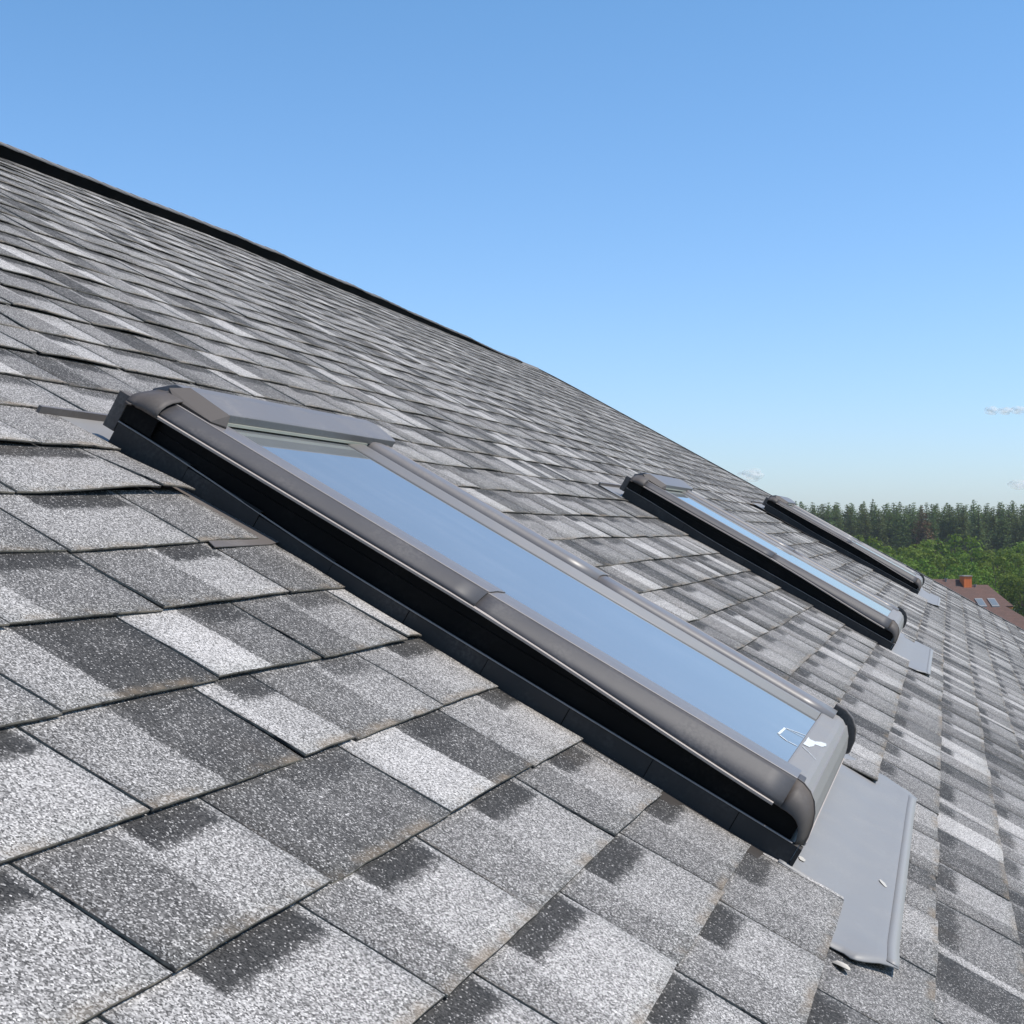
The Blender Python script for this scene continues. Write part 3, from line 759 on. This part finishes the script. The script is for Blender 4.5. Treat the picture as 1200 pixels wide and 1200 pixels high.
# ------------------------------------------------------------------ clouds
cm = NT('cloud_vapour'); o = cm.obj(); cm.base(rgb(.95, .93, .93)); cm.rough(1); cm.b.inputs['Specular IOR Level'].default_value = 0
tl_ = cm.add('ShaderNodeBsdfTranslucent'); tl_.inputs[0].default_value = rgb(.97, .95, .95); df_ = cm.add('ShaderNodeBsdfDiffuse'); df_.inputs[0].default_value = rgb(.97, .95, .95)
a_ = cm.add('ShaderNodeMixShader'); a_.inputs[0].default_value = .45; cm.l.new(tl_.outputs[0], a_.inputs[1]); cm.l.new(df_.outputs[0], a_.inputs[2])
t_ = cm.add('ShaderNodeBsdfTransparent'); b_ = cm.add('ShaderNodeMixShader'); cm.set(b_.inputs[0], cm.math('MULTIPLY', cm.ss(.25, .75, cm.noise(1.6, 3, .6, o)), .42))
cm.l.new(t_.outputs[0], b_.inputs[1]); cm.l.new(a_.outputs[0], b_.inputs[2]); cm.l.new(b_.outputs[0], cm.out.inputs[0]); cm = cm.mat
CL = [(1162, 481, 8, 5, 'leftmost of the three small puffs in a row above the wood'), (1178, 481.5, 9, 4.5, 'middle one of the three small puffs in a row'), (1193, 480.5, 8, 5, 'rightmost of the three small puffs at the picture edge'),
      (880, 557, 15, 7, 'low pinkish white cloud just over the far roof edge'), (1197, 568, 16, 6, 'faint pale cloud low over the wood at the right')]
for (x, y, a, b, lab) in CL:
    bm_ = bmesh.new()
    for q_ in (1, .72):
        bmesh.ops.create_icosphere(bm_, subdivisions=3, radius=q_)
    for vv in bm_.verts: vv.co *= 1+.35*nz(vv.co.x*1.7+x, vv.co.y*1.7, vv.co.z*1.7+y)
    me_ = D.meshes.new('cloud'); bm_.to_mesh(me_); bm_.free(); me_.materials.append(cm)
    o = link(D.objects.new('cloud', me_)); d = 3000; o.location = px(x, y, d); o.scale = (a/F*d, a/F*d, b/F*d); o.rotation_euler = (0, 0, 0)
    setp(o, lab, 'cloud', kind='structure')

# ------------------------------------------------------------------ haze
hz = D.materials.new('haze'); hz.use_nodes = True; nt = hz.node_tree; nt.nodes.clear(); out = nt.nodes.new('ShaderNodeOutputMaterial'); pv = nt.nodes.new('ShaderNodeVolumePrincipled')
pv.inputs['Color'].default_value = (.92, .96, 1, 1); pv.inputs['Density'].default_value = .00019; nt.links.new(pv.outputs[0], out.inputs['Volume'])
mb = MB(); mb.box(-700, 700, -700, 700, -1, 26)
hazeo = mb.build('haze', hz, None, True); setp(hazeo, 'thin summer air veiling the far pines', 'haze', kind='stuff')
# ------------------------------------------------------------------ sun and sky
S = W(.10, .12, 1).normalized()
sun = D.lights.new('sun', 'SUN'); sun.energy = 4.3; sun.angle = R(.53); sun.color = (1, .945, .87)
so = link(D.objects.new('sun', sun)); so.rotation_euler = S.to_track_quat('Z', 'Y').to_euler(); so.location = (0, 0, 40)
w = D.worlds.new('World'); scene.world = w; w.use_nodes = True; nt = w.node_tree; bg = nt.nodes['Background']
sky = nt.nodes.new('ShaderNodeTexSky'); sky.sky_type = 'NISHITA'; sky.sun_disc = False
sky.sun_elevation = math.asin(S.z); sky.sun_rotation = math.atan2(S.x, S.y); sky.air_density = 1.0; sky.dust_density = .6; sky.ozone_density = 1.6; sky.altitude = 200
tc = nt.nodes.new('ShaderNodeTexCoord'); sz = nt.nodes.new('ShaderNodeSeparateXYZ'); rp2 = nt.nodes.new('ShaderNodeValToRGB'); mx = nt.nodes.new('ShaderNodeMix'); mx.data_type = 'RGBA'; mx.blend_type = 'MULTIPLY'; mx.inputs[0].default_value = 1
nt.links.new(tc.outputs['Generated'], sz.inputs[0]); nt.links.new(sz.outputs[2], rp2.inputs[0])
e = rp2.color_ramp.elements; e[0].position = 0; e[0].color = (.76, .90, 1.22, 1); e[1].position = .32; e[1].color = (.67, .97, 1.17, 1); e2 = rp2.color_ramp.elements.new(.85); e2.color = (.74, .86, .92, 1)
nt.links.new(sky.outputs[0], mx.inputs[6]); nt.links.new(rp2.outputs[0], mx.inputs[7])
nt.links.new(mx.outputs[2], bg.inputs['Color']); bg.inputs['Strength'].default_value = .15

# place the chip on the roof
d = (CX*((985.5-600)/F) - CY*((1133-600)/F) - CZ); nrm = W(0, 0, 1)
t = ((ORG+nrm*.0052)-CAMLOC).dot(nrm)/d.dot(nrm); chip.location = CAMLOC+d*t

# ------------------------------------------------------------------ camera
cam = D.cameras.new('camera'); cam.sensor_width = 36; cam.lens = 36*F/1200; cam.clip_start = .05; cam.clip_end = 12000
co = link(D.objects.new('camera', cam)); mt = Matrix((CX, CY, CZ)).transposed().to_4x4(); mt.translation = CAMLOC; co.matrix_world = mt
scene.camera = co
scene.render.resolution_x = scene.render.resolution_y = 1024
scene.view_settings.view_transform = 'Standard'; scene.view_settings.look = 'None'; scene.view_settings.exposure = 0; scene.view_settings.gamma = 1
